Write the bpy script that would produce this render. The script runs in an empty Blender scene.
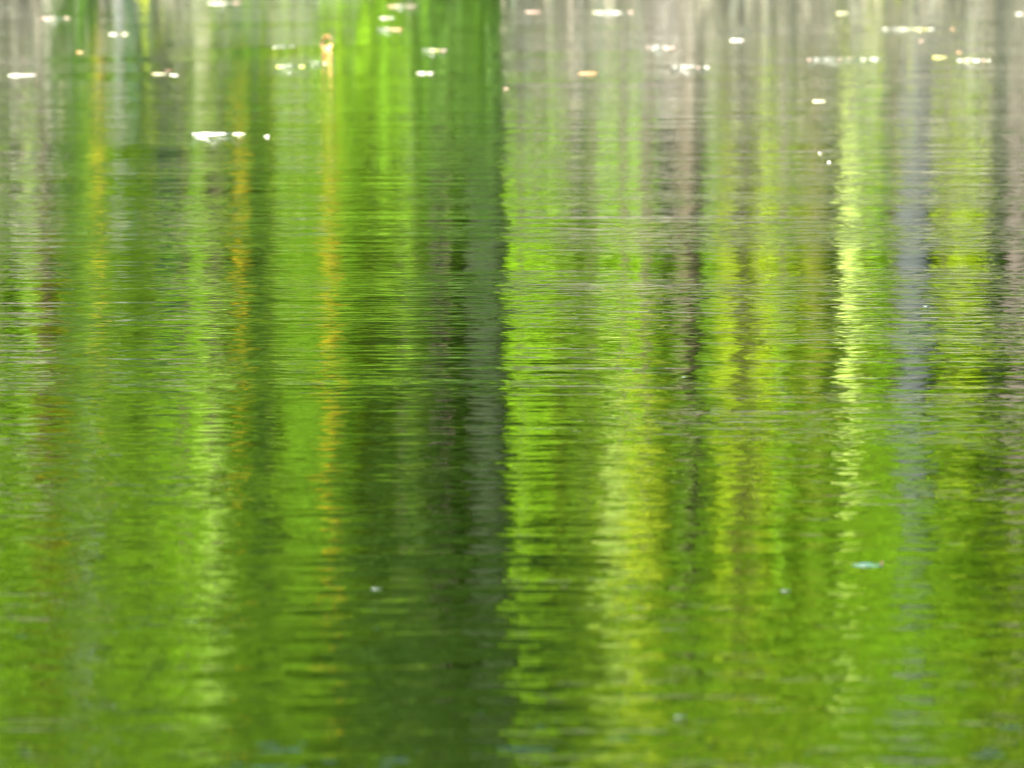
import bpy, bmesh, math, random
import numpy as np
from mathutils import Vector

C = bpy.context.scene.collection
SC = bpy.context.scene
R = math.radians

# ------------------------------------------------------------------ camera, sky, sun, exposure
CAM_H = 2.5
PITCH = 9.0
HFOV = 15.0
cam = bpy.data.cameras.new('camera')
cam.sensor_width = 36.0
cam.lens = 18.0 / math.tan(R(HFOV / 2))
cam.clip_start = 0.1
cam.clip_end = 3000
cam.dof.use_dof = True
cam.dof.focus_distance = 18.0
cam.dof.aperture_fstop = 2.5
camo = bpy.data.objects.new('camera', cam)
camo.location = (0, 0, CAM_H)
camo.rotation_euler = (R(90 - PITCH), 0, 0)
C.objects.link(camo)
SC.camera = camo

SUN_EL, SUN_AZ = 40.0, 205.0          # azimuth clockwise from +Y (the view direction)
w = bpy.data.worlds.new('World'); SC.world = w; w.use_nodes = True
nt = w.node_tree
bg = nt.nodes['Background']
sky = nt.nodes.new('ShaderNodeTexSky'); sky.sky_type = 'NISHITA'; sky.sun_disc = False
sky.sun_elevation = R(SUN_EL); sky.sun_rotation = R(SUN_AZ)
nt.links.new(sky.outputs[0], bg.inputs[0]); bg.inputs[1].default_value = 0.055
sl = bpy.data.lights.new('sun', 'SUN'); sl.energy = 5.0; sl.angle = R(0.53); sl.color = (1.0, 0.94, 0.84)
so = bpy.data.objects.new('sun', sl); C.objects.link(so)
d = Vector((math.sin(R(SUN_AZ)) * math.cos(R(SUN_EL)), math.cos(R(SUN_AZ)) * math.cos(R(SUN_EL)), math.sin(R(SUN_EL))))
so.rotation_euler = d.to_track_quat('Z', 'Y').to_euler()
so.location = (0, 0, 40)

SC.view_settings.view_transform = 'Standard'
SC.view_settings.look = 'None'
SC.view_settings.gamma = 1.0
SC.view_settings.use_curve_mapping = False
SC.view_settings.exposure = 4.5
SC.cycles.use_denoising = True
SC.cycles.use_adaptive_sampling = False
SC.cycles.filter_width = 1.5
SC.cycles.max_bounces = 8
SC.cycles.transparent_max_bounces = 4

# ------------------------------------------------------------------ helpers
def at(px, py, y):
    """the point at distance y whose mirror image in still water stands at photo place (px, py)"""
    a = R(PITCH) + math.atan((py - 384) / 512 * math.tan(R(HFOV / 2)))
    t = (px - 512) / 512 * math.tan(R(HFOV / 2))
    return t * y / math.cos(R(PITCH)), y * math.tan(a) - CAM_H

def on_water(px, py):
    a = R(PITCH) + math.atan((py - 384) / 512 * math.tan(R(HFOV / 2)))
    y = CAM_H / math.tan(a)
    t = (px - 512) / 512 * math.tan(R(HFOV / 2))
    depth = y * math.cos(R(PITCH)) + CAM_H * math.sin(R(PITCH))
    return t * depth, y, depth * math.tan(R(HFOV / 2)) / 512      # x, y, metres per pixel

def mesh_np(name, verts, faces_per, m, parent=None, smooth=False):
    """verts (n,3), faces_per: int corner count with consecutive indices, or an index array (k,c)"""
    me = bpy.data.meshes.new(name)
    verts = np.asarray(verts, dtype=np.float32)
    if isinstance(faces_per, int):
        c = faces_per; idx = np.arange(len(verts), dtype=np.int32); k = len(verts) // c
    else:
        f = np.asarray(faces_per, dtype=np.int32); k, c = f.shape; idx = f.ravel()
    me.vertices.add(len(verts)); me.vertices.foreach_set('co', verts.ravel())
    me.loops.add(k * c); me.loops.foreach_set('vertex_index', idx)
    me.polygons.add(k); me.polygons.foreach_set('loop_start', np.arange(0, k * c, c, dtype=np.int32))
    me.polygons.foreach_set('loop_total', np.full(k, c, dtype=np.int32))
    if smooth: me.polygons.foreach_set('use_smooth', np.ones(k, dtype=bool))
    me.update(calc_edges=True); me.validate()
    if m: me.materials.append(m)
    o = bpy.data.objects.new(name, me); C.objects.link(o)
    if parent: o.parent = parent
    return o

def tag(o, label=None, cat=None, group=None, kind=None):
    if label: o['label'] = label
    if cat: o['category'] = cat
    if group: o['group'] = group
    if kind: o['kind'] = kind
    return o

def empty(name, loc, label, cat, group=None):
    o = bpy.data.objects.new(name, None); C.objects.link(o); o.location = loc
    return tag(o, label, cat, group)

# ------------------------------------------------------------------ materials
def new_mat(name):
    m = bpy.data.materials.new(name); m.use_nodes = True
    return m, m.node_tree, m.node_tree.nodes['Principled BSDF'], m.node_tree.nodes['Material Output']

def leaf_mat(name, col, var=0.35, trans=0.45):
    m, nt, p, out = new_mat(name)
    g = nt.nodes.new('ShaderNodeNewGeometry')
    r = nt.nodes.new('ShaderNodeValToRGB')
    a = [c * (1 - var) for c in col]; b = [min(1, c * (1 + var)) for c in col]
    r.color_ramp.elements[0].color = (a[0] * .85, a[1], a[2], 1)
    r.color_ramp.elements[1].color = (b[0] * 1.12, b[1], b[2] * .9, 1)
    nt.links.new(g.outputs['Random Per Island'], r.inputs[0])
    nt.links.new(r.outputs[0], p.inputs['Base Color'])
    p.inputs['Roughness'].default_value = 0.55
    p.inputs['Specular IOR Level'].default_value = 0.1
    t = nt.nodes.new('ShaderNodeBsdfTranslucent')
    nt.links.new(r.outputs[0], t.inputs[0])
    mx = nt.nodes.new('ShaderNodeMixShader'); mx.inputs[0].default_value = trans
    nt.links.new(p.outputs[0], mx.inputs[1]); nt.links.new(t.outputs[0], mx.inputs[2])
    nt.links.new(mx.outputs[0], out.inputs[0])
    return m

def bark_mat(name, c1, c2, scale=6):
    m, nt, p, out = new_mat(name)
    tc = nt.nodes.new('ShaderNodeTexCoord'); mp = nt.nodes.new('ShaderNodeMapping')
    mp.inputs['Scale'].default_value = (1, 1, 0.25)
    n = nt.nodes.new('ShaderNodeTexNoise'); n.inputs['Scale'].default_value = scale; n.inputs['Detail'].default_value = 5
    r = nt.nodes.new('ShaderNodeValToRGB')
    r.color_ramp.elements[0].position = .3; r.color_ramp.elements[1].position = .7
    r.color_ramp.elements[0].color = (*c1, 1); r.color_ramp.elements[1].color = (*c2, 1)
    b = nt.nodes.new('ShaderNodeBump'); b.inputs['Strength'].default_value = .5; b.inputs['Distance'].default_value = .03
    L = nt.links.new
    L(tc.outputs['Object'], mp.inputs[0]); L(mp.outputs[0], n.inputs['Vector']); L(n.outputs['Fac'], r.inputs[0])
    L(r.outputs[0], p.inputs['Base Color']); L(n.outputs['Fac'], b.inputs['Height']); L(b.outputs[0], p.inputs['Normal'])
    p.inputs['Roughness'].default_value = .85
    p.inputs['Specular IOR Level'].default_value = .05
    return m

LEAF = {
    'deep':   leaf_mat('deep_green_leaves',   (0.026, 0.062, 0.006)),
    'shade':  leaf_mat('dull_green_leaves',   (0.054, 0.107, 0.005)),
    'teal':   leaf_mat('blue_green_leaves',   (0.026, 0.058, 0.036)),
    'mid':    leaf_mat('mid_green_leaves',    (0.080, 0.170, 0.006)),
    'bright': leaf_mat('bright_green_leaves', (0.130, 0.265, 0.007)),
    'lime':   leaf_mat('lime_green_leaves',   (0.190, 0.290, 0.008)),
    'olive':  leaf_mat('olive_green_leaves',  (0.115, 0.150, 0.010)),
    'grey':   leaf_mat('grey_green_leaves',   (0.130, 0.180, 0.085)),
    'pale':   leaf_mat('sunlit_pale_leaves',   (0.350, 0.470, 0.120)),  # cream tone stands in for sunlit foliage and highlights
    'mint':   leaf_mat('pale_green_leaves',   (0.270, 0.430, 0.070)),
    'lemon':  leaf_mat('lemon_green_leaves',  (0.340, 0.430, 0.025)),
    'gold':   leaf_mat('golden_leaves',       (0.210, 0.170, 0.006)),
    'straw':  leaf_mat('dry_straw_leaves',    (0.078, 0.083, 0.064)),
    'husk':   leaf_mat('pinkish_dry_leaves',  (0.108, 0.106, 0.090)),
}
BARK = {
    'grey':  bark_mat('blue_grey_bark', (.014, .0165, .0158), (.022, .026, .025)),
    'dark':  bark_mat('dark_bark', (.005, .008, .003), (.010, .014, .007)),
    'brown': bark_mat('brown_bark', (.018, .015, .009), (.036, .03, .018)),
    'pale':  bark_mat('pale_bark', (.05, .058, .062), (.075, .083, .09)),
    'pink':  bark_mat('pinkish_bark', (.022, .019, .016), (.04, .034, .028)),
}

# water: dark murky body under a rippled mirror surface
def water_mat():
    m, nt, p, out = new_mat('lake_water')
    L = nt.links.new
    p.inputs['Base Color'].default_value = (0.0004, 0.0010, 0.0001, 1)
    p.inputs['Roughness'].default_value = 0.03
    p.inputs['IOR'].default_value = 1.333
    p.inputs['Specular IOR Level'].default_value = 0.5
    tc = nt.nodes.new('ShaderNodeTexCoord')
    def noise(scale, stretch, detail, rough, rot=0.0, dist=0.0, off=0.0):
        mp = nt.nodes.new('ShaderNodeMapping')
        mp.inputs['Location'].default_value = (off, off * 1.7, 0)
        mp.inputs['Rotation'].default_value = (0, 0, R(rot))
        mp.inputs['Scale'].default_value = (1 / stretch, 1, 1)
        n = nt.nodes.new('ShaderNodeTexNoise'); n.inputs['Scale'].default_value = scale
        n.noise_dimensions = '2D'
        n.inputs['Detail'].default_value = detail; n.inputs['Roughness'].default_value = rough
        n.inputs['Distortion'].default_value = dist
        L(tc.outputs['Object'], mp.inputs[0]); L(mp.outputs[0], n.inputs['Vector'])
        return n.outputs['Fac']
    def mul(a, b):
        x = nt.nodes.new('ShaderNodeMath'); x.operation = 'MULTIPLY'
        for i, v in enumerate((a, b)):
            if isinstance(v, (int, float)): x.inputs[i].default_value = v
            else: L(v, x.inputs[i])
        return x.outputs[0]
    def add(a, b):
        x = nt.nodes.new('ShaderNodeMath'); x.operation = 'ADD'
        L(a, x.inputs[0]); L(b, x.inputs[1]); return x.outputs[0]
    def ramp(v, lo, hi, a, b):
        x = nt.nodes.new('ShaderNodeMapRange'); x.inputs[1].default_value = lo; x.inputs[2].default_value = hi
        x.inputs[3].default_value = a; x.inputs[4].default_value = b; L(v, x.inputs[0]); return x.outputs[0]
    patch = ramp(noise(0.35, 2.0, 2, .5, off=3.1), (.35), .65, .3, 1.5)      # breeze patches
    patch2 = ramp(noise(0.8, 2.5, 2, .5, off=9.3), .35, .65, .4, 1.3)
    swell = mul(noise(1.1, 4.0, 1, .4, rot=2), WAVE[0])
    ripple = mul(mul(noise(5.0, 7.5, 2, .5, rot=-1, dist=.2, off=1.3), WAVE[1]), patch)
    fine = mul(mul(noise(12.0, 4.8, 2, .55, rot=2, off=5.7), WAVE[2]), patch2)
    tiny = mul(mul(noise(30.0, 3.6, 1, .5, rot=-3, off=2.9), WAVE[3]), patch2)
    h = add(add(add(swell, ripple), fine), tiny)
    b = nt.nodes.new('ShaderNodeBump'); b.inputs['Strength'].default_value = 1.0; b.inputs['Distance'].default_value = 1.0
    L(h, b.inputs['Height']); L(b.outputs[0], p.inputs['Normal'])
    return m
WAVE = (0.006, 0.0064, 0.0042, 0.0020)

def ground_mat():
    m, nt, p, out = new_mat('bank_soil')
    L = nt.links.new
    tc = nt.nodes.new('ShaderNodeTexCoord')
    n = nt.nodes.new('ShaderNodeTexNoise'); n.inputs['Scale'].default_value = .9; n.inputs['Detail'].default_value = 8
    r = nt.nodes.new('ShaderNodeValToRGB')
    e = r.color_ramp.elements
    e[0].position = .32; e[0].color = (.007, .010, .004, 1); e[1].position = .68; e[1].color = (.018, .017, .012, 1)
    x = e.new(.5); x.color = (.012, .013, .008, 1)
    b = nt.nodes.new('ShaderNodeBump'); b.inputs['Distance'].default_value = .15
    L(tc.outputs['Object'], n.inputs['Vector']); L(n.outputs['Fac'], r.inputs[0]); L(r.outputs[0], p.inputs['Base Color'])
    L(n.outputs['Fac'], b.inputs['Height']); L(b.outputs[0], p.inputs['Normal'])
    p.inputs['Roughness'].default_value = .95
    return m

# ------------------------------------------------------------------ setting: ground, water
def ground_height(x, y):
    z = np.full_like(x, -1.2)
    shore = 49.5 + .5 * np.sin(x * .33) + .3 * np.sin(x * .9 + 1)
    t = y - shore
    far = np.clip(t, -3, 200)
    rise = np.where(far < 2.3, far * .75, 1.725 + (far - 2.3) * .06)
    z = np.maximum(z, rise)
    near = (3.0 + .6 * np.sin(x * .3)) - y
    z = np.maximum(z, np.clip(near * .5, -3, .9))
    side = np.abs(x) - 70
    z = np.maximum(z, np.clip(side * .4, -3, 3))
    return z + .06 * np.sin(x * 2.3 + y) * np.cos(y * 1.9 - x * .7)
xs = np.concatenate([np.linspace(-900, -90, 10), np.linspace(-80, 80, 161), np.linspace(90, 900, 10)])
ys = np.concatenate([np.linspace(-900, -40, 8), np.linspace(-30, 42, 25), np.linspace(43, 75, 81), np.linspace(80, 1500, 15)])
X, Y = np.meshgrid(xs, ys)
V = np.stack([X, Y, ground_height(X, Y)], -1).reshape(-1, 3)
nx, ny = len(xs), len(ys)
I = np.arange(nx * ny).reshape(ny, nx)
F = np.stack([I[:-1, :-1], I[:-1, 1:], I[1:, 1:], I[1:, :-1]], -1).reshape(-1, 4)
tag(mesh_np('ground', V, F, ground_mat(), smooth=True), 'earth banks and bed of the pond', kind='structure')
wv = np.array([(-85, -30, 0), (85, -30, 0), (85, 56, 0), (-85, 56, 0)], float)
tag(mesh_np('water', wv, 4, water_mat()), 'rippled pond water mirroring sunlit green trees', kind='structure')

def gz(x, y):
    return float(ground_height(np.array([x]), np.array([y]))[0])

# ------------------------------------------------------------------ trees and plants
def leaves(rng, centres, spread, per, size, droop=.3):
    """leaf-shaped quads scattered in clumps round the centres"""
    c = np.repeat(centres, per, axis=0)
    n = len(c)
    p = c + rng.normal(size=(n, 3)) * np.asarray(spread)
    a = rng.normal(size=(n, 3)); a[:, 2] = a[:, 2] * .6 - droop
    a /= np.linalg.norm(a, axis=1, keepdims=True)
    b = rng.normal(size=(n, 3)); b -= a * (a * b).sum(1, keepdims=True); b /= np.linalg.norm(b, axis=1, keepdims=True)
    s = size * rng.uniform(.65, 1.35, (n, 1))
    q = np.stack([p - a * s, p + b * s * .38 - a * s * .1, p + a * s, p - b * s * .38 - a * s * .1], 1)
    return q.reshape(-1, 3)

def tube(pts, rad, sides=9):
    pts = np.asarray(pts, float); k = len(pts)
    ang = np.linspace(0, 2 * np.pi, sides, endpoint=False)
    V = []
    for i in range(k):
        t = pts[min(i + 1, k - 1)] - pts[max(i - 1, 0)]; t /= np.linalg.norm(t)
        u = np.cross(t, (0.3, 1, 0.2)); u /= np.linalg.norm(u); v = np.cross(t, u)
        V.append(pts[i] + rad[i] * (np.cos(ang)[:, None] * u + np.sin(ang)[:, None] * v))
    V = np.concatenate(V); F = []
    for i in range(k - 1):
        for j in range(sides):
            j2 = (j + 1) % sides
            F.append((i * sides + j, i * sides + j2, (i + 1) * sides + j2, (i + 1) * sides + j))
    e = (k - 1) * sides
    V = np.concatenate([V, pts[-1:][:], pts[:1]])
    for j in range(sides):
        F.append((e + j, e + (j + 1) % sides, len(V) - 2, len(V) - 2))
    F = [f if f[2] != f[3] else (f[0], f[1], f[2], f[2]) for f in F]
    return V, F

def tube_mesh(name, parts, m, parent):
    bm = bmesh.new()
    for pts, rad, sides in parts:
        V, F = tube(pts, rad, sides)
        vs = [bm.verts.new(v) for v in V]
        for f in F:
            f = tuple(dict.fromkeys(f))
            bm.faces.new([vs[i] for i in f])
    me = bpy.data.meshes.new(name); bm.to_mesh(me); bm.free()
    for p in me.polygons: p.use_smooth = True
    me.materials.append(m)
    o = bpy.data.objects.new(name, me); C.objects.link(o); o.parent = parent
    return o

seed_n = [0]
def tree(name, label, x, y, z0, z1, wid, leaf, bark='brown', trunk_r=.09, dens=1.0, size=.16, cat='tree', group=None,
         depth=None, top_taper=.5):
    """trunk with limbs; crown of leaf clumps between heights z0 and z1, wid metres across"""
    seed_n[0] += 1
    rng = np.random.default_rng(100 + seed_n[0])
    g = gz(x, y) - .1
    t = empty(name, (x, y, g), label, cat, group)
    h = z1 - g
    k = 9
    zz = np.linspace(0, h * .94, k)
    wob = np.cumsum(rng.normal(size=(k, 2)) * .035, axis=0) * (wid ** .3); wob[0] = 0
    pts = np.column_stack([wob, zz])
    rad = trunk_r * (1.25 - 1.1 * zz / zz[-1]); rad[0] *= 1.25
    parts = [(pts, rad, 10)]
    c0, c1 = z0 - g, z1 - g
    dep = depth or max(.5, wid * .9)
    nl = int(4 + 3 * (c1 - c0) ** .5)
    for i in range(nl):
        f = rng.uniform(0, .85); zb = max(.4, c0 + (c1 - c0) * f - .3)
        if zb > zz[-1]: continue
        base = np.array([np.interp(zb, zz, pts[:, 0]), np.interp(zb, zz, pts[:, 1]), zb])
        th = rng.uniform(0, 2 * np.pi); r = rng.uniform(.5, .95)
        tip = base + np.array([math.cos(th) * wid * .5 * r, math.sin(th) * dep * .5 * r, rng.uniform(.3, .9) * min(1.5, wid)])
        midp = (base + tip) / 2 + np.array([0, 0, -.08])
        rb = float(np.interp(zb, zz, rad)) * .5
        parts.append((np.array([base, midp, tip]), [rb, rb * .6, rb * .2], 6))
    tube_mesh('trunk', parts, BARK[bark], t)
    vol = wid * dep * (c1 - c0)
    nc = int(np.clip(8 + 5.0 * vol * dens, 10, 320))
    zc = rng.uniform(0, 1, nc)
    prof = np.minimum(1, .55 + zc * 2.2) * np.where(zc > .55, 1 - (zc - .55) / .45 * top_taper, 1)
    th = rng.uniform(0, 2 * np.pi, nc); rr = np.sqrt(rng.uniform(.05, 1, nc)) * prof
    cen = np.column_stack([np.cos(th) * rr * wid * .43, np.sin(th) * rr * dep * .43, c0 + zc * (c1 - c0)])
    cen[:, :2] += np.column_stack([np.interp(cen[:, 2], zz, pts[:, 0]), np.interp(cen[:, 2], zz, pts[:, 1])])
    sp = min(.32, wid * .16)
    q = leaves(rng, cen, (sp, sp, .26), 26, size)
    mesh_np('crown', q, 4, LEAF[leaf], t)
    return t

def bank_tree(name, label, px, wpx, py0, py1, y, leaf, **k):
    x, z0 = at(px, py0, y); _, z1 = at(px, py1, y)
    z0 = max(z0, gz(x, y) + .15)
    return tree(name, label, x, y, z0, z1, wpx * .0146 * y / 57, leaf, **k)

def bare_trunk(name, label, px, wpx, py1, y, bark, leaf, top=7.0, reach=1.6, lean=0.0):
    """tall bare trunk, crown only near the top"""
    seed_n[0] += 1
    rng = np.random.default_rng(900 + seed_n[0])
    x, z1 = at(px, py1, y)
    g = gz(x, y) - .1
    t = empty(name, (x, y, g), label, 'tree', 'tall bare trunks standing along the far bank')
    r = wpx * .0146 * y / 57 / 2
    k = 12; zc = z1 - g; zz = np.linspace(0, zc + top - .5, k)
    pts = np.column_stack([lean * zz / 10 + .05 * np.sin(zz * .6 + px), .05 * np.cos(zz * .5), zz])
    rad = r * (1.08 - .5 * zz / zz[-1]); rad[0] *= 1.35
    parts = [(pts, rad, 14)]
    cen = []
    for i in range(14):
        zb = zc + (top - 1.2) * i / 13; th = i * 2.4; L = reach * rng.uniform(.55, 1.1) * (1 - .45 * i / 13)
        base = np.array([np.interp(zb, zz, pts[:, 0]), 0, zb]); tip = base + np.array([math.cos(th) * L, math.sin(th) * L, rng.uniform(.5, 1.5)])
        parts.append((np.array([base, (base + tip) / 2 + [0, 0, .1], tip]), [r * .35, r * .22, r * .08], 7))
        for j in range(4):
            ph = rng.uniform(0, 6.28); cen.append(np.array([base[0] + math.cos(ph) * (r + .15), base[1] + math.sin(ph) * (r + .15), zb + rng.normal() * .2]))
        for j in range(7): cen.append(tip + rng.normal(size=3) * min(.55, .32 * reach))
    tube_mesh('trunk', parts, BARK[bark], t)
    q = leaves(rng, np.array(cen), (min(.35, .22 * reach), min(.35, .22 * reach), .28), 40 if reach < .6 else 40, .17)
    mesh_np('crown', q, 4, LEAF[leaf], t)
    return t

# undergrowth on the slope of the bank, too dense to count
def undergrowth(name, label, spans, leaf, dens, hgt, size):
    seed_n[0] += 1
    rng = np.random.default_rng(40 + seed_n[0])
    cs = []
    for x0, x1 in spans:
        x0 *= .895; x1 *= .895
        n = int((x1 - x0) * 4.4 * dens)
        x = rng.uniform(x0, x1, n); y = 49.0 + rng.uniform(0, 3.6, n)
        z = ground_height(x, y) + rng.uniform(0, 1, n) ** 1.4 * hgt
        cs.append(np.column_stack([x, y, np.maximum(z, .05)]))
    q = leaves(rng, np.concatenate(cs), (.10, .10, .10), 12, size, droop=-.5)
    q[:, 2] = np.maximum(q[:, 2], .01)
    tag(mesh_np(name, q, 4, LEAF[leaf]), label, kind='stuff')
undergrowth('dry_grass', 'dry greyish grass on the bank', [(-16, -6.6), (-5.1, -4.15), (-.13, 1.9), (2.6, 16)], 'straw', 28, .6, .16)
undergrowth('dry_fern', 'pinkish withered ferns on the bank', [(1.9, 2.6), (-6.95, -6.6), (.8, 1.0)], 'husk', 30, .6, .15)
undergrowth('weeds', 'olive green weeds on the bank', [(-5.1, -4.1), (-3.85, -2.6), (4.7, 5.5)], 'olive', 8, .6, .15)
undergrowth('dull_fern', 'dull green ferns on the bank', [(-5.1, -4.1), (-3.6, -1.35)], 'shade', 15, .8, .16)
undergrowth('dark_fern', 'dark green ferns on the bank', [(-6.6, -5.85), (-4.15, -3.6), (-1.4, -.14)], 'deep', 24, 1.0, .17)
undergrowth('blue_fern', 'blue-green ferns on the bank', [(-5.6, -5.05)], 'teal', 26, .9, .15)
undergrowth('bright_fern', 'bright green ferns on the bank', [(-2.6, -2.1), (-1.9, -1.35)], 'mid', 14, 1.0, .17)

# far-off wood behind the bank: reads as one mass
rng = np.random.default_rng(5)
n = 13000
cx = rng.uniform(-42, 42, n); cy = 70 + rng.uniform(0, 9, n)
top = 33 + 2.5 * np.sin(cx * .35) + 1.5 * np.sin(cx * .9 + 2)
cz = 2.5 + (top - 2.5) * rng.uniform(0, 1, n) ** .9
mesh_q = leaves(rng, np.column_stack([cx, cy, cz]), (.6, .6, .5), 24, .5)
tag(mesh_np('far_wood', mesh_q, 4, LEAF['mid']), 'far-off green wood filling the space behind the bank trees', kind='stuff')

# second row: broad trees
BG = 'broad trees standing back from the water'
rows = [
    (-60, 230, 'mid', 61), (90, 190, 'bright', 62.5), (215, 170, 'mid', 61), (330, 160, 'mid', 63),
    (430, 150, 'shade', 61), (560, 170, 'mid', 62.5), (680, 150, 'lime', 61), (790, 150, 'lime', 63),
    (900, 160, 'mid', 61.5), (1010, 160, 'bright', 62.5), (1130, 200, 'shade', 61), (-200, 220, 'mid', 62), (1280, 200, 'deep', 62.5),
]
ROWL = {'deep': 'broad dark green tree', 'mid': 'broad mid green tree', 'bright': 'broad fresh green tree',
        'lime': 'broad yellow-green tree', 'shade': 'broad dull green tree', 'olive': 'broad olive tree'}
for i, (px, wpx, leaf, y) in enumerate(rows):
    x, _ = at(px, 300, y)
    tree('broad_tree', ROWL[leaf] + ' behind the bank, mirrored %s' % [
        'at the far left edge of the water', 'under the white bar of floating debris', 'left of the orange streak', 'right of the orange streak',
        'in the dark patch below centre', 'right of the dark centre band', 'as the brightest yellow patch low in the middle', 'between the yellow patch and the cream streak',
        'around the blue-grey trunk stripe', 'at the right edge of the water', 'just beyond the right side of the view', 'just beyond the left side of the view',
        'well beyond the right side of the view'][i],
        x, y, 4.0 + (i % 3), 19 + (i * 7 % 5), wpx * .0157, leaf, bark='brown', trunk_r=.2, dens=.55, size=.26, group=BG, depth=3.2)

FB = 'leafy trees and saplings lining the far bank'
front = [
    # px, width px, py low, py high, distance, leaf, bark, description
    (-35, 80, 150, 860, 53.0, 'bright', 'brown', 'fresh green tree mirrored off the left edge'),
    (22, 60, 190, 460, 53.5, 'shade', 'brown', 'dull green sapling mirrored at the left edge'),
    (47, 26, 330, 560, 52.6, 'gold', 'brown', 'golden yellow sapling mirrored left of the grey-green one'),
    (82, 46, 20, 330, 52.6, 'deep', 'dark', 'dark green sapling between two pale stems at the left'),
    (105, 40, 590, 860, 54.0, 'grey', 'pale', 'grey-green tree mirrored as the pale patch low at the left'),
    (152, 44, 40, 330, 53.2, 'teal', 'dark', 'blue-green sapling mirrored right of the pale stem'),
    (155, 50, 400, 640, 54.5, 'bright', 'brown', 'fresh green tree over the blue-green sapling'),
    (200, 46, 150, 400, 53.4, 'mid', 'brown', 'mid green sapling below the white floating bar'),
    (214, 46, 430, 800, 53.0, 'bright', 'brown', 'tall fresh green tree mirrored low at the left'),
    (244, 20, -10, 240, 51.8, 'deep', 'dark', 'narrow dark green sapling at the edge of the grey bank'),
    (285, 60, 60, 330, 52.8, 'shade', 'brown', 'dull green bushy sapling left of the orange streak'),
    (285, 60, 420, 820, 54.6, 'mid', 'brown', 'taller mid green tree left of the orange streak'),
    (300, 40, 40, 300, 52.3, 'deep', 'brown', 'dark green bushy sapling below the yellow-ended twig'),
    (352, 42, -20, 240, 52.0, 'mid', 'brown', 'vivid green bushy sapling right of the curled leaf'),
    (396, 44, -20, 260, 51.8, 'shade', 'brown', 'dull green bushy sapling below the round white leaf'),
    (375, 60, 230, 420, 54.0, 'lime', 'brown', 'yellow-green sapling right of the orange streak'),
    (450, 60, -10, 200, 52.6, 'mid', 'brown', 'mid green sapling beside the dark narrow one'),
    (492, 22, -20, 250, 51.7, 'deep', 'dark', 'narrow darkest green sapling at the middle'),
    (408, 118, 430, 860, 53.6, 'deep', 'dark', 'dark green spreading tree mirrored low at the middle'),
    (545, 56, 150, 480, 53.0, 'bright', 'brown', 'fresh green sapling right of the dark trunk'),
    (545, 70, 480, 640, 54.4, 'olive', 'brown', 'olive green tree mirrored low right of the dark trunk'),
    (600, 44, 210, 400, 53.6, 'shade', 'brown', 'dull sapling mirrored in the middle of the right half'),
    (645, 60, 450, 700, 53.2, 'lime', 'brown', 'brightest yellow-green tree mirrored low at the middle'),
    (625, 50, 140, 450, 52.9, 'bright', 'brown', 'fresh green sapling left of the slim grey-green one'),
    (708, 46, 140, 560, 53.9, 'bright', 'brown', 'fresh green sapling behind the olive-dark trunk'),
    (772, 40, 140, 420, 52.7, 'lime', 'brown', 'yellow-green sapling well left of the cream streak'),
    (1030, 40, 230, 520, 54.2, 'olive', 'brown', 'olive sapling behind the light brown trunk at the right'),
    (650, 24, 110, 420, 54.4, 'grey', 'pale', 'slim grey-green sapling left of the olive trunk'),
    (735, 60, 130, 540, 53.2, 'olive', 'brown', 'olive green sapling right of the olive trunk'),
    (790, 50, 150, 560, 54.2, 'bright', 'brown', 'fresh green sapling left of the cream streak'),
    (820, 26, 150, 430, 52.4, 'olive', 'brown', 'olive sapling close beside the cream streak'),
    (875, 40, 120, 480, 53.4, 'bright', 'brown', 'fresh green sapling between cream streak and grey trunk'),
    (955, 42, 160, 560, 52.8, 'lime', 'brown', 'yellow-green sapling right of the grey trunk'),
    (800, 220, 600, 860, 54.8, 'mid', 'brown', 'wide mid green tree mirrored low at the right'),
    (980, 90, 560, 800, 53.8, 'lime', 'brown', 'yellow-green tree mirrored in the low right corner'),
    (1060, 60, 150, 700, 53.0, 'mid', 'brown', 'mid green tree mirrored off the right edge'),
]
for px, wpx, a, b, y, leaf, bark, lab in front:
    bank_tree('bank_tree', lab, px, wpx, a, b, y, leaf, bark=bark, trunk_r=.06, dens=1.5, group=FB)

for px, wpx, leaf, lab in [(540, 70, 'mid', 'mid green bush just right of the sharp green edge'), (610, 80, 'bright', 'fresh green bush below the cream three-leaf twig'),
                      (690, 90, 'olive', 'olive bush at the foot of the olive-dark trunk'), (770, 80, 'bright', 'fresh green bush left of the cream streak'),
                      (865, 70, 'mid', 'mid green bush between cream streak and grey trunk'), (965, 80, 'lime', 'yellow-green bush right of the grey trunk')]:
    bank_tree('low_bush', lab + ', mirrored near the top', px, wpx, 110, 260, 54.6, leaf, bark='brown', trunk_r=.05, dens=1.6, cat='bush',
              group='low bushes behind the dry grass')

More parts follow.
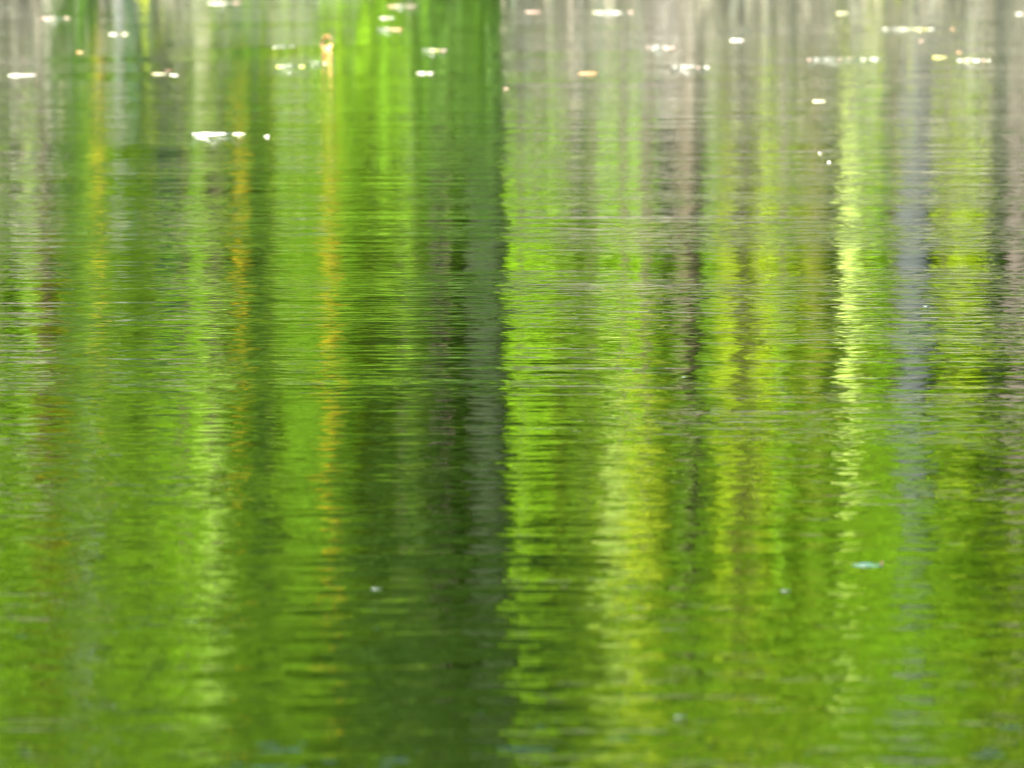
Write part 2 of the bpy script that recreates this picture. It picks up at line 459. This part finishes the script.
# thin saplings crowding between the trees
rt = np.random.default_rng(77)
TL = {'mid': 'thin mid green sapling', 'bright': 'thin fresh green sapling', 'lime': 'thin yellow-green sapling', 'shade': 'thin dull green sapling',
      'olive': 'thin olive sapling', 'mint': 'thin pale green sapling', 'deep': 'thin dark green sapling'}
for i in range(64):
    px = -40 + 1100 * (i + rt.uniform(0, 1)) / 64
    left = px < 340
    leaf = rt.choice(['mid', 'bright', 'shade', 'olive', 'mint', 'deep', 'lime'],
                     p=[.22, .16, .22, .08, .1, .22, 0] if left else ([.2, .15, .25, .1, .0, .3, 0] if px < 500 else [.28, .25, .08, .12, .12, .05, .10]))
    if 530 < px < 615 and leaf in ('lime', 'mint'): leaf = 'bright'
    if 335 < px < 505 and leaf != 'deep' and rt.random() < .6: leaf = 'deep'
    a = rt.uniform(150 if px < 505 else 200, 620); b = a + rt.uniform(110, 330)
    if px > 972 or 890 < px < 938 or 472 < px < 504: continue
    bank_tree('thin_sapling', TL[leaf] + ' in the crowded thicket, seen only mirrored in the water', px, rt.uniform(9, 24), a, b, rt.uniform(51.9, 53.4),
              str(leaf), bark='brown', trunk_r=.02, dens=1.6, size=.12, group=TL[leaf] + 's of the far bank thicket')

# coloured streaks: golden leaved slender plants, cream ones painted as sunlit leaves
for px, wpx, a, b, y, leaf, lab in [
    (109, 15, 130, 310, 49.5, 'gold', 'slender golden-leaved sapling mirrored as the left orange streak'),
    (331, 13, 220, 390, 51.9, 'gold', 'slender golden-leaved sapling mirrored as the orange streak left of centre'),
    (247, 10, 150, 290, 51.6, 'gold', 'thin golden-leaved sapling mirrored as the faint brown streak'),
    (846, 16, 190, 360, 51.7, 'pale', 'slender sapling, leaves coloured cream as if sunlit, mirrored as the bright cream streak'),
    (622, 22, 480, 620, 52.0, 'pale', 'sapling, leaves coloured pale as a highlight, mirrored as the pale glow low at the middle'),
    (645, 52, 460, 690, 52.2, 'lemon', 'lemon-leaved sapling mirrored as the pale yellow patch low at the middle'),
    (212, 30, 460, 640, 52.2, 'mint', 'pale-leaved sapling mirrored as the pale green patch at the left')]:
    bank_tree('slender_sapling', lab, px, wpx, a, b, y, leaf, bark='brown', trunk_r=.035, dens=(1.6 if leaf == 'pale' else .45), size=.11,
              group='pale and golden leaved saplings on the far bank')

for a in [
    ('tall_tree', 'tall tree with bare blue-grey trunk mirrored as the grey stripe at the right', 915, 34, 500, 52.2, 'grey', 'bright', 7, 1.3),
    ('tall_tree', 'tall tree with dark trunk mirrored as the dark band at the centre', 488, 40, 580, 53.0, 'dark', 'deep', 7, 1.5),
    ('tall_tree', 'tall tree with pinkish trunk left of the dark centre trunk', 442, 20, 420, 53.8, 'pink', 'deep', 7, 1.1),
    ('tall_tree', 'tall tree with olive-dark trunk mirrored right of the yellow patch', 688, 26, 600, 53.2, 'brown', 'bright', 7, 1.2),
    ('tall_tree', 'tall tree with dark brown trunk near the right edge', 990, 24, 540, 53.2, 'dark', 'lime', 7, 1.1),
    ('tall_tree', 'tall tree with light brown trunk at the right edge of the reflection', 1016, 22, 540, 53.4, 'pink', 'mid', 7, 1.2),
    ('tall_tree', 'short pale-stemmed tree mirrored left of the blue-green sapling', 121, 12, 110, 49.7, 'pale', 'shade', 5, .3),
    ('tall_tree', 'short grey-stemmed tree left of the orange streak', 318, 12, 180, 52.4, 'grey', 'mid', 5, .3),
]: bare_trunk(*a)

# ------------------------------------------------------------------ debris floating on the water
def debris_mat(name, c1, c2):
    m, nt, p, out = new_mat(name)
    tc = nt.nodes.new('ShaderNodeTexCoord')
    n = nt.nodes.new('ShaderNodeTexNoise'); n.inputs['Scale'].default_value = 30; n.inputs['Detail'].default_value = 3
    r = nt.nodes.new('ShaderNodeValToRGB'); r.color_ramp.elements[0].position = .4; r.color_ramp.elements[1].position = .6
    r.color_ramp.elements[0].color = (*c1, 1); r.color_ramp.elements[1].color = (*c2, 1)
    nt.links.new(tc.outputs['Object'], n.inputs['Vector']); nt.links.new(n.outputs['Fac'], r.inputs[0])
    nt.links.new(r.outputs[0], p.inputs['Base Color'])
    p.inputs['Roughness'].default_value = .35
    return m
DEB = {  # white, cream, pink and yellow tones paint sun glints and their fringes
    'white':  debris_mat('sun_glint_leaf', (0.336, 0.324, 0.252), (0.448, 0.436, 0.392)),
    'cream':  debris_mat('cream_leaf', (0.308, 0.280, 0.140), (0.420, 0.404, 0.280)),
    'pink':   debris_mat('pinkish_leaf', (0.252, 0.140, 0.100), (0.348, 0.252, 0.212)),
    'yellow': debris_mat('yellow_leaf', (0.308, 0.280, 0.044), (0.392, 0.370, 0.168)),
    'orange': debris_mat('orange_leaf', (0.280, 0.124, 0.034), (0.348, 0.224, 0.124)),
    'blue':   debris_mat('pale_blue_leaf', (.014, .036, .037), (.024, .052, .052)),
    'brown':  debris_mat('brown_leaf', (.05, .02, .015), (.12, .05, .03)),
    'amber':  debris_mat('amber_leaf', (.16, .075, .02), (.22, .13, .06)),
    'faint':  debris_mat('wet_leaf', (.014, .02, .011), (.024, .03, .022)),
}

def blade(L, W, H, rng, seg=12, across=6):
    """a boat-shaped curled leaf lying along x, base below the water line"""
    V = []; F = []
    ph = rng.uniform(0, 6)
    for i in range(seg + 1):
        u = i / seg; wd = W * (math.sin(math.pi * min(.98, max(.02, u))) ** .6)
        up = H * (.25 + .75 * math.sin(math.pi * u) ** .5) * (1 + .35 * math.sin(u * 9 + ph))
        for j in range(across + 1):
            v = j / across * 2 - 1
            V.append((L * (u - .5), v * wd * .5, -.002 + up * (abs(v) ** 1.6) * (1 if v < 0 else .8) + .25 * H * (abs(2 * u - 1) ** 2)))
    for i in range(seg):
        for j in range(across):
            a = i * (across + 1) + j
            F.append((a, a + across + 1, a + across + 2, a + 1))
    return V, F

def solid(bm, V, F, th=.0015):
    top = [bm.verts.new(v) for v in V]; bot = [bm.verts.new((v[0], v[1], v[2] - th)) for v in V]
    edges = {}
    for f in F:
        bm.faces.new([top[i] for i in f]); bm.faces.new([bot[i] for i in reversed(f)])
        for a, b in zip(f, f[1:] + f[:1]):
            if (b, a) in edges: del edges[(b, a)]
            else: edges[(a, b)] = 1
    for a, b in edges: bm.faces.new([top[b], top[a], bot[a], bot[b]])

def bm_obj(name, bm, m, parent=None):
    me = bpy.data.meshes.new(name); bm.to_mesh(me); bm.free()
    for p in me.polygons: p.use_smooth = True
    me.materials.append(m)
    o = bpy.data.objects.new(name, me); C.objects.link(o)
    if parent: o.parent = parent
    return o

dn = [0]
def float_leaf(label, px, py, lpx, hpx, mat, rot=0.0, stalk=True):
    dn[0] += 1; rng = np.random.default_rng(300 + dn[0])
    x, y, mpp = on_water(px, py)
    L = lpx * mpp; H = .003; W = min(max(L * .5, .02), .55 * hpx * mpp * y / CAM_H)
    t = empty('floating_leaf', (x, y, 0.0), label, 'leaf', 'leaves floating on the pond')
    t.rotation_euler = (0, 0, R(rot))
    bm = bmesh.new(); V, F = blade(L, W, H, rng); V = [(a, b, z + .001) for a, b, z in V]; solid(bm, V, F)
    bm_obj('blade', bm, DEB[mat], t)
    if stalk and lpx > 12:
        pts = np.array([(L * .47, 0, .005), (L * .52, .01, .006), (L * .56, .02, .004)])
        tube_mesh('stalk', [(pts, [.003, .0025, .002], 6)], DEB['brown'], t)
    return t

def float_twig(label, px, py, spans, hpx, mats):
    """a twig lying on the water, with curled leaves coloured as sun glints along it; spans in px relative to its centre"""
    dn[0] += 1; rng = np.random.default_rng(500 + dn[0])
    x, y, mpp = on_water(px, py)
    t = empty('floating_twig', (x, y, 0.0), label, 'twig', 'twigs floating on the pond')
    lo = min(s[0] for s in spans) * mpp; hi = max(s[1] for s in spans) * mpp
    k = 8; xs_ = np.linspace(lo, hi, k)
    pts = np.column_stack([xs_, .012 * np.sin(np.arange(k) * 1.3), .004 + .003 * np.cos(np.arange(k) * 2.1)])
    tube_mesh('stem', [(pts, np.linspace(.004, .002, k), 7)], DEB['faint'], t)
    for i, s in enumerate(spans):
        L = (s[1] - s[0]) * mpp * .9; H = .003; W = min(max(L * .6, .06), .5 * hpx * mpp * y / CAM_H * (s[2] if len(s) > 2 else 1))
        bm = bmesh.new(); V, F = blade(L, W, H, rng)
        c = (s[0] + s[1]) / 2 * mpp; dy = rng.uniform(-.07, .07)
        V = [(a + c, b + dy, z + .001) for a, b, z in V]
        solid(bm, V, F); bm_obj('leaf_blade', bm, DEB[mats[i % len(mats)]], t)
    return t

float_twig('long white twig with bright leaves, the lowest floating bar at the left', 218, 134, [(-28, 12, 1), (14, 28, .9)], 6, ['white', 'cream'])
float_twig('white twig at the top edge left of the middle', 224, 3, [(-17, 7, 1), (8, 18, .7)], 6, ['white', 'pink'])
float_twig('long glowing yellow-white twig at the top right', 908, 29, [(-26, -20, 1), (-11, 6, 1.1), (4, 22, 1.2), (21, 26, .7)], 7, ['white', 'cream', 'yellow'])
float_twig('pair of pale twig pieces with pink leaves left of the long yellow-white twig', 843, 59, [(-36, -32, .5), (-29, -24, .6), (-19, -8, 1), (-6, 2, .9), (3, 12, 1.1), (17, 24, .9), (26, 38, .8)], 5.5, ['pink', 'white', 'white', 'pink'])
float_twig('white twig with pink leaf tips right of centre near the top', 690, 67, [(-19, -12, 1), (-10, 6, 1.1), (5, 12, .9), (14, 20, .8)], 6, ['white', 'white', 'pink'])
float_twig('cream twig with three leaves near the top centre', 613, 12, [(-21, -10, 1), (-6, 10, 1.1), (14, 22, .9)], 6, ['cream', 'white', 'pink'])
float_twig('broken pale twig at the right below the round yellow leaf', 972, 60, [(-15, -10, .9), (-9, -2, 1.5), (0, 8, .9), (9, 14, 1), (15, 18, .8)], 7, ['white', 'yellow', 'white', 'pink'])
float_twig('yellow-ended twig left of the curled orange leaf', 291, 66, [(-15, -7, .9), (8, 15, 1.3)], 6.5, ['yellow', 'yellow', 'cream'])
float_twig('small pale beaded twig touching the yellow-ended one', 318, 63, [(-10, -5, .7), (-3, 4, .9), (5, 10, .8)], 5.5, ['pink', 'white', 'cream'])
float_twig('faint pale pink twig above the white and pink one', 660, 47, [(-14, -9, 1), (-4, 0, .5), (2, 16, .8)], 4.5, ['pink', 'faint'])
float_twig('pinkish two-leaf twig at the top left', 56, 18, [(-15, -1, 1.1), (7, 15, 1)], 6.5, ['pink', 'pink', 'orange'])
float_twig('greenish yellow twig in the vivid green near the top', 434, 50, [(-12, -6, .8), (-4, 6, 1), (6, 13, .9)], 6, ['cream', 'yellow', 'pink'])
float_twig('orange tinted twig at the top above the round white leaf', 402, 6, [(-15, -2, 1), (1, 16, .8)], 6, ['orange', 'pink'])
float_twig('pinkish flat twig just below the round white leaf', 390, 29, [(-13, 0, .9), (0, 13, .9)], 5, ['pink', 'orange'])
float_twig('small grey-pink twig above the yellow-ended one', 284, 47, [(-11, -7, .8), (-5, -2, .5), (4, 11, 1)], 5, ['white', 'pink'])
float_leaf('white curled leaf at the left edge', 22, 75, 28, 8, 'white', 5)
float_leaf('round bright white leaf in the vivid green at the top', 387, 18, 15, 9, 'white', 10)
float_leaf('short white leaf below the greenish yellow twig', 425, 73, 17, 6, 'white', -4)
float_leaf('round white leaf alone near the top right of centre', 737, 40, 14, 7, 'white', 0)
float_leaf('round yellow leaf at the top right', 939, 57, 14, 9, 'yellow', 0)
float_leaf('yellow-white leaf beside a dark one at the upper left', 159, 74, 15, 12, 'cream', 0)
float_leaf('dark brown leaf between two white ones at the upper left', 169, 70, 8, 10, 'brown', 20, False)
float_leaf('small white leaf right of the dark brown one', 174, 75, 9, 6, 'white', 0, False)
float_leaf('small lilac-white leaf left of the yellow one on the pale stem', 113, 34, 8, 6, 'white', 0, False)
float_leaf('small yellow leaf on the pale stem reflection', 125, 34, 8, 8, 'cream', 0, False)
float_leaf('small round tan leaf at the left below the pink twig', 80, 52, 7, 7, 'orange', 0, False)
float_leaf('pale green faint leaf in the top left corner', 8, 8, 11, 6, 'faint', 0, False)
float_leaf('faint pinkish leaf on the left edge', 3, 32, 6, 6, 'faint', 0, False)
float_leaf('small white fleck right of the lowest white bar', 267, 136, 5, 5, 'white', 0, False)
float_leaf('pinkish leaf at the top right of the green edge', 533, 12, 15, 6, 'pink', 0)
float_leaf('small tan leaf below the cream three-leaf twig', 588, 73, 18, 4, 'orange', 0)
float_leaf('tiny white fleck at the edge of the dark green band', 506, 89, 5, 5, 'pink', 0, False)
float_leaf('yellowish leaf above the beaded twig at the right', 842, 13, 12, 6, 'cream', 0, False)
float_leaf('faint olive leaf right of the yellowish one at the top right', 857, 13, 8, 5, 'faint', 0, False)
float_leaf('yellow-white leaf alone below the long beaded twig', 819, 101, 12, 6, 'cream', 0, False)
float_leaf('faint tan leaf at the top left of centre', 318, 2, 24, 6, 'faint', 0, False)
float_leaf('narrow upright tan fleck right of the glowing twig', 953, 29, 4, 8, 'orange', 0, False)
float_leaf('tiny pink fleck under the glowing twig', 921, 41, 4, 7, 'pink', 0, False)
float_leaf('upright orange fleck above the broken pale twig', 959, 52, 4, 7, 'orange', 0, False)
float_leaf('lilac-white leaf at the right edge', 1021, 14, 12, 6, 'white', 0, False)
float_leaf('pale blue leaf floating alone in the lower right', 867, 565, 30, 7, 'blue', 0)
float_leaf('tiny pale leaf low right of centre', 680, 717, 14, 7, 'faint', 30, False)
float_leaf('tiny pale leaf low left of centre', 376, 589, 11, 5, 'faint', 0, False)
float_leaf('tiny faint leaf left of the pale blue one', 785, 591, 10, 4, 'faint', 0, False)
float_leaf('tiny pale fleck on the olive trunk reflection', 684, 377, 5, 2, 'faint', 0, False)
float_leaf('tiny white fleck above the cream streak', 829, 162, 4, 4, 'white', 40, False)
float_leaf('tiny white fleck touching the yellow-green at the upper right', 820, 153, 3, 3, 'white', 60, False)
float_leaf('tiny pale fleck at the right of the grey trunk stripe', 926, 306, 7, 2, 'faint', 0, False)

# the curled orange leaf: an open ring standing on the water
x, y, mpp = on_water(327, 49)
t = empty('curled_leaf', (x, y, 0), 'curled orange-pink leaf standing up like an open ring at the top left', 'leaf', None)
bm = bmesh.new(); V = []; F = []
Rr = 7 * mpp; seg = 20; ac = 6
for i in range(seg + 1):
    a = R(55 + 290 * i / seg)
    rr = Rr * (.78 if True else 1)
    for j in range(ac + 1):
        v = j / ac * 2 - 1
        wd = .09 * (.35 + .65 * math.sin(math.pi * (.08 + .84 * i / seg)))
        r2 = Rr * (1 - .45 * (1 - abs(v)))
        V.append((math.cos(a) * r2 * .8, v * wd, Rr * .96 + math.sin(a) * r2))
for i in range(seg):
    for j in range(ac):
        a = i * (ac + 1) + j; F.append((a, a + ac + 1, a + ac + 2, a + 1))
solid(bm, V, F, .002); bm_obj('blade', bm, DEB['amber'], t)
pts = np.array([V[3], (V[3][0] + .02, -.01, V[3][2] + .01), (V[3][0] + .05, -.02, V[3][2] - .01)])
tube_mesh('stalk', [(pts, [.004, .003, .002], 6)], DEB['brown'], t)
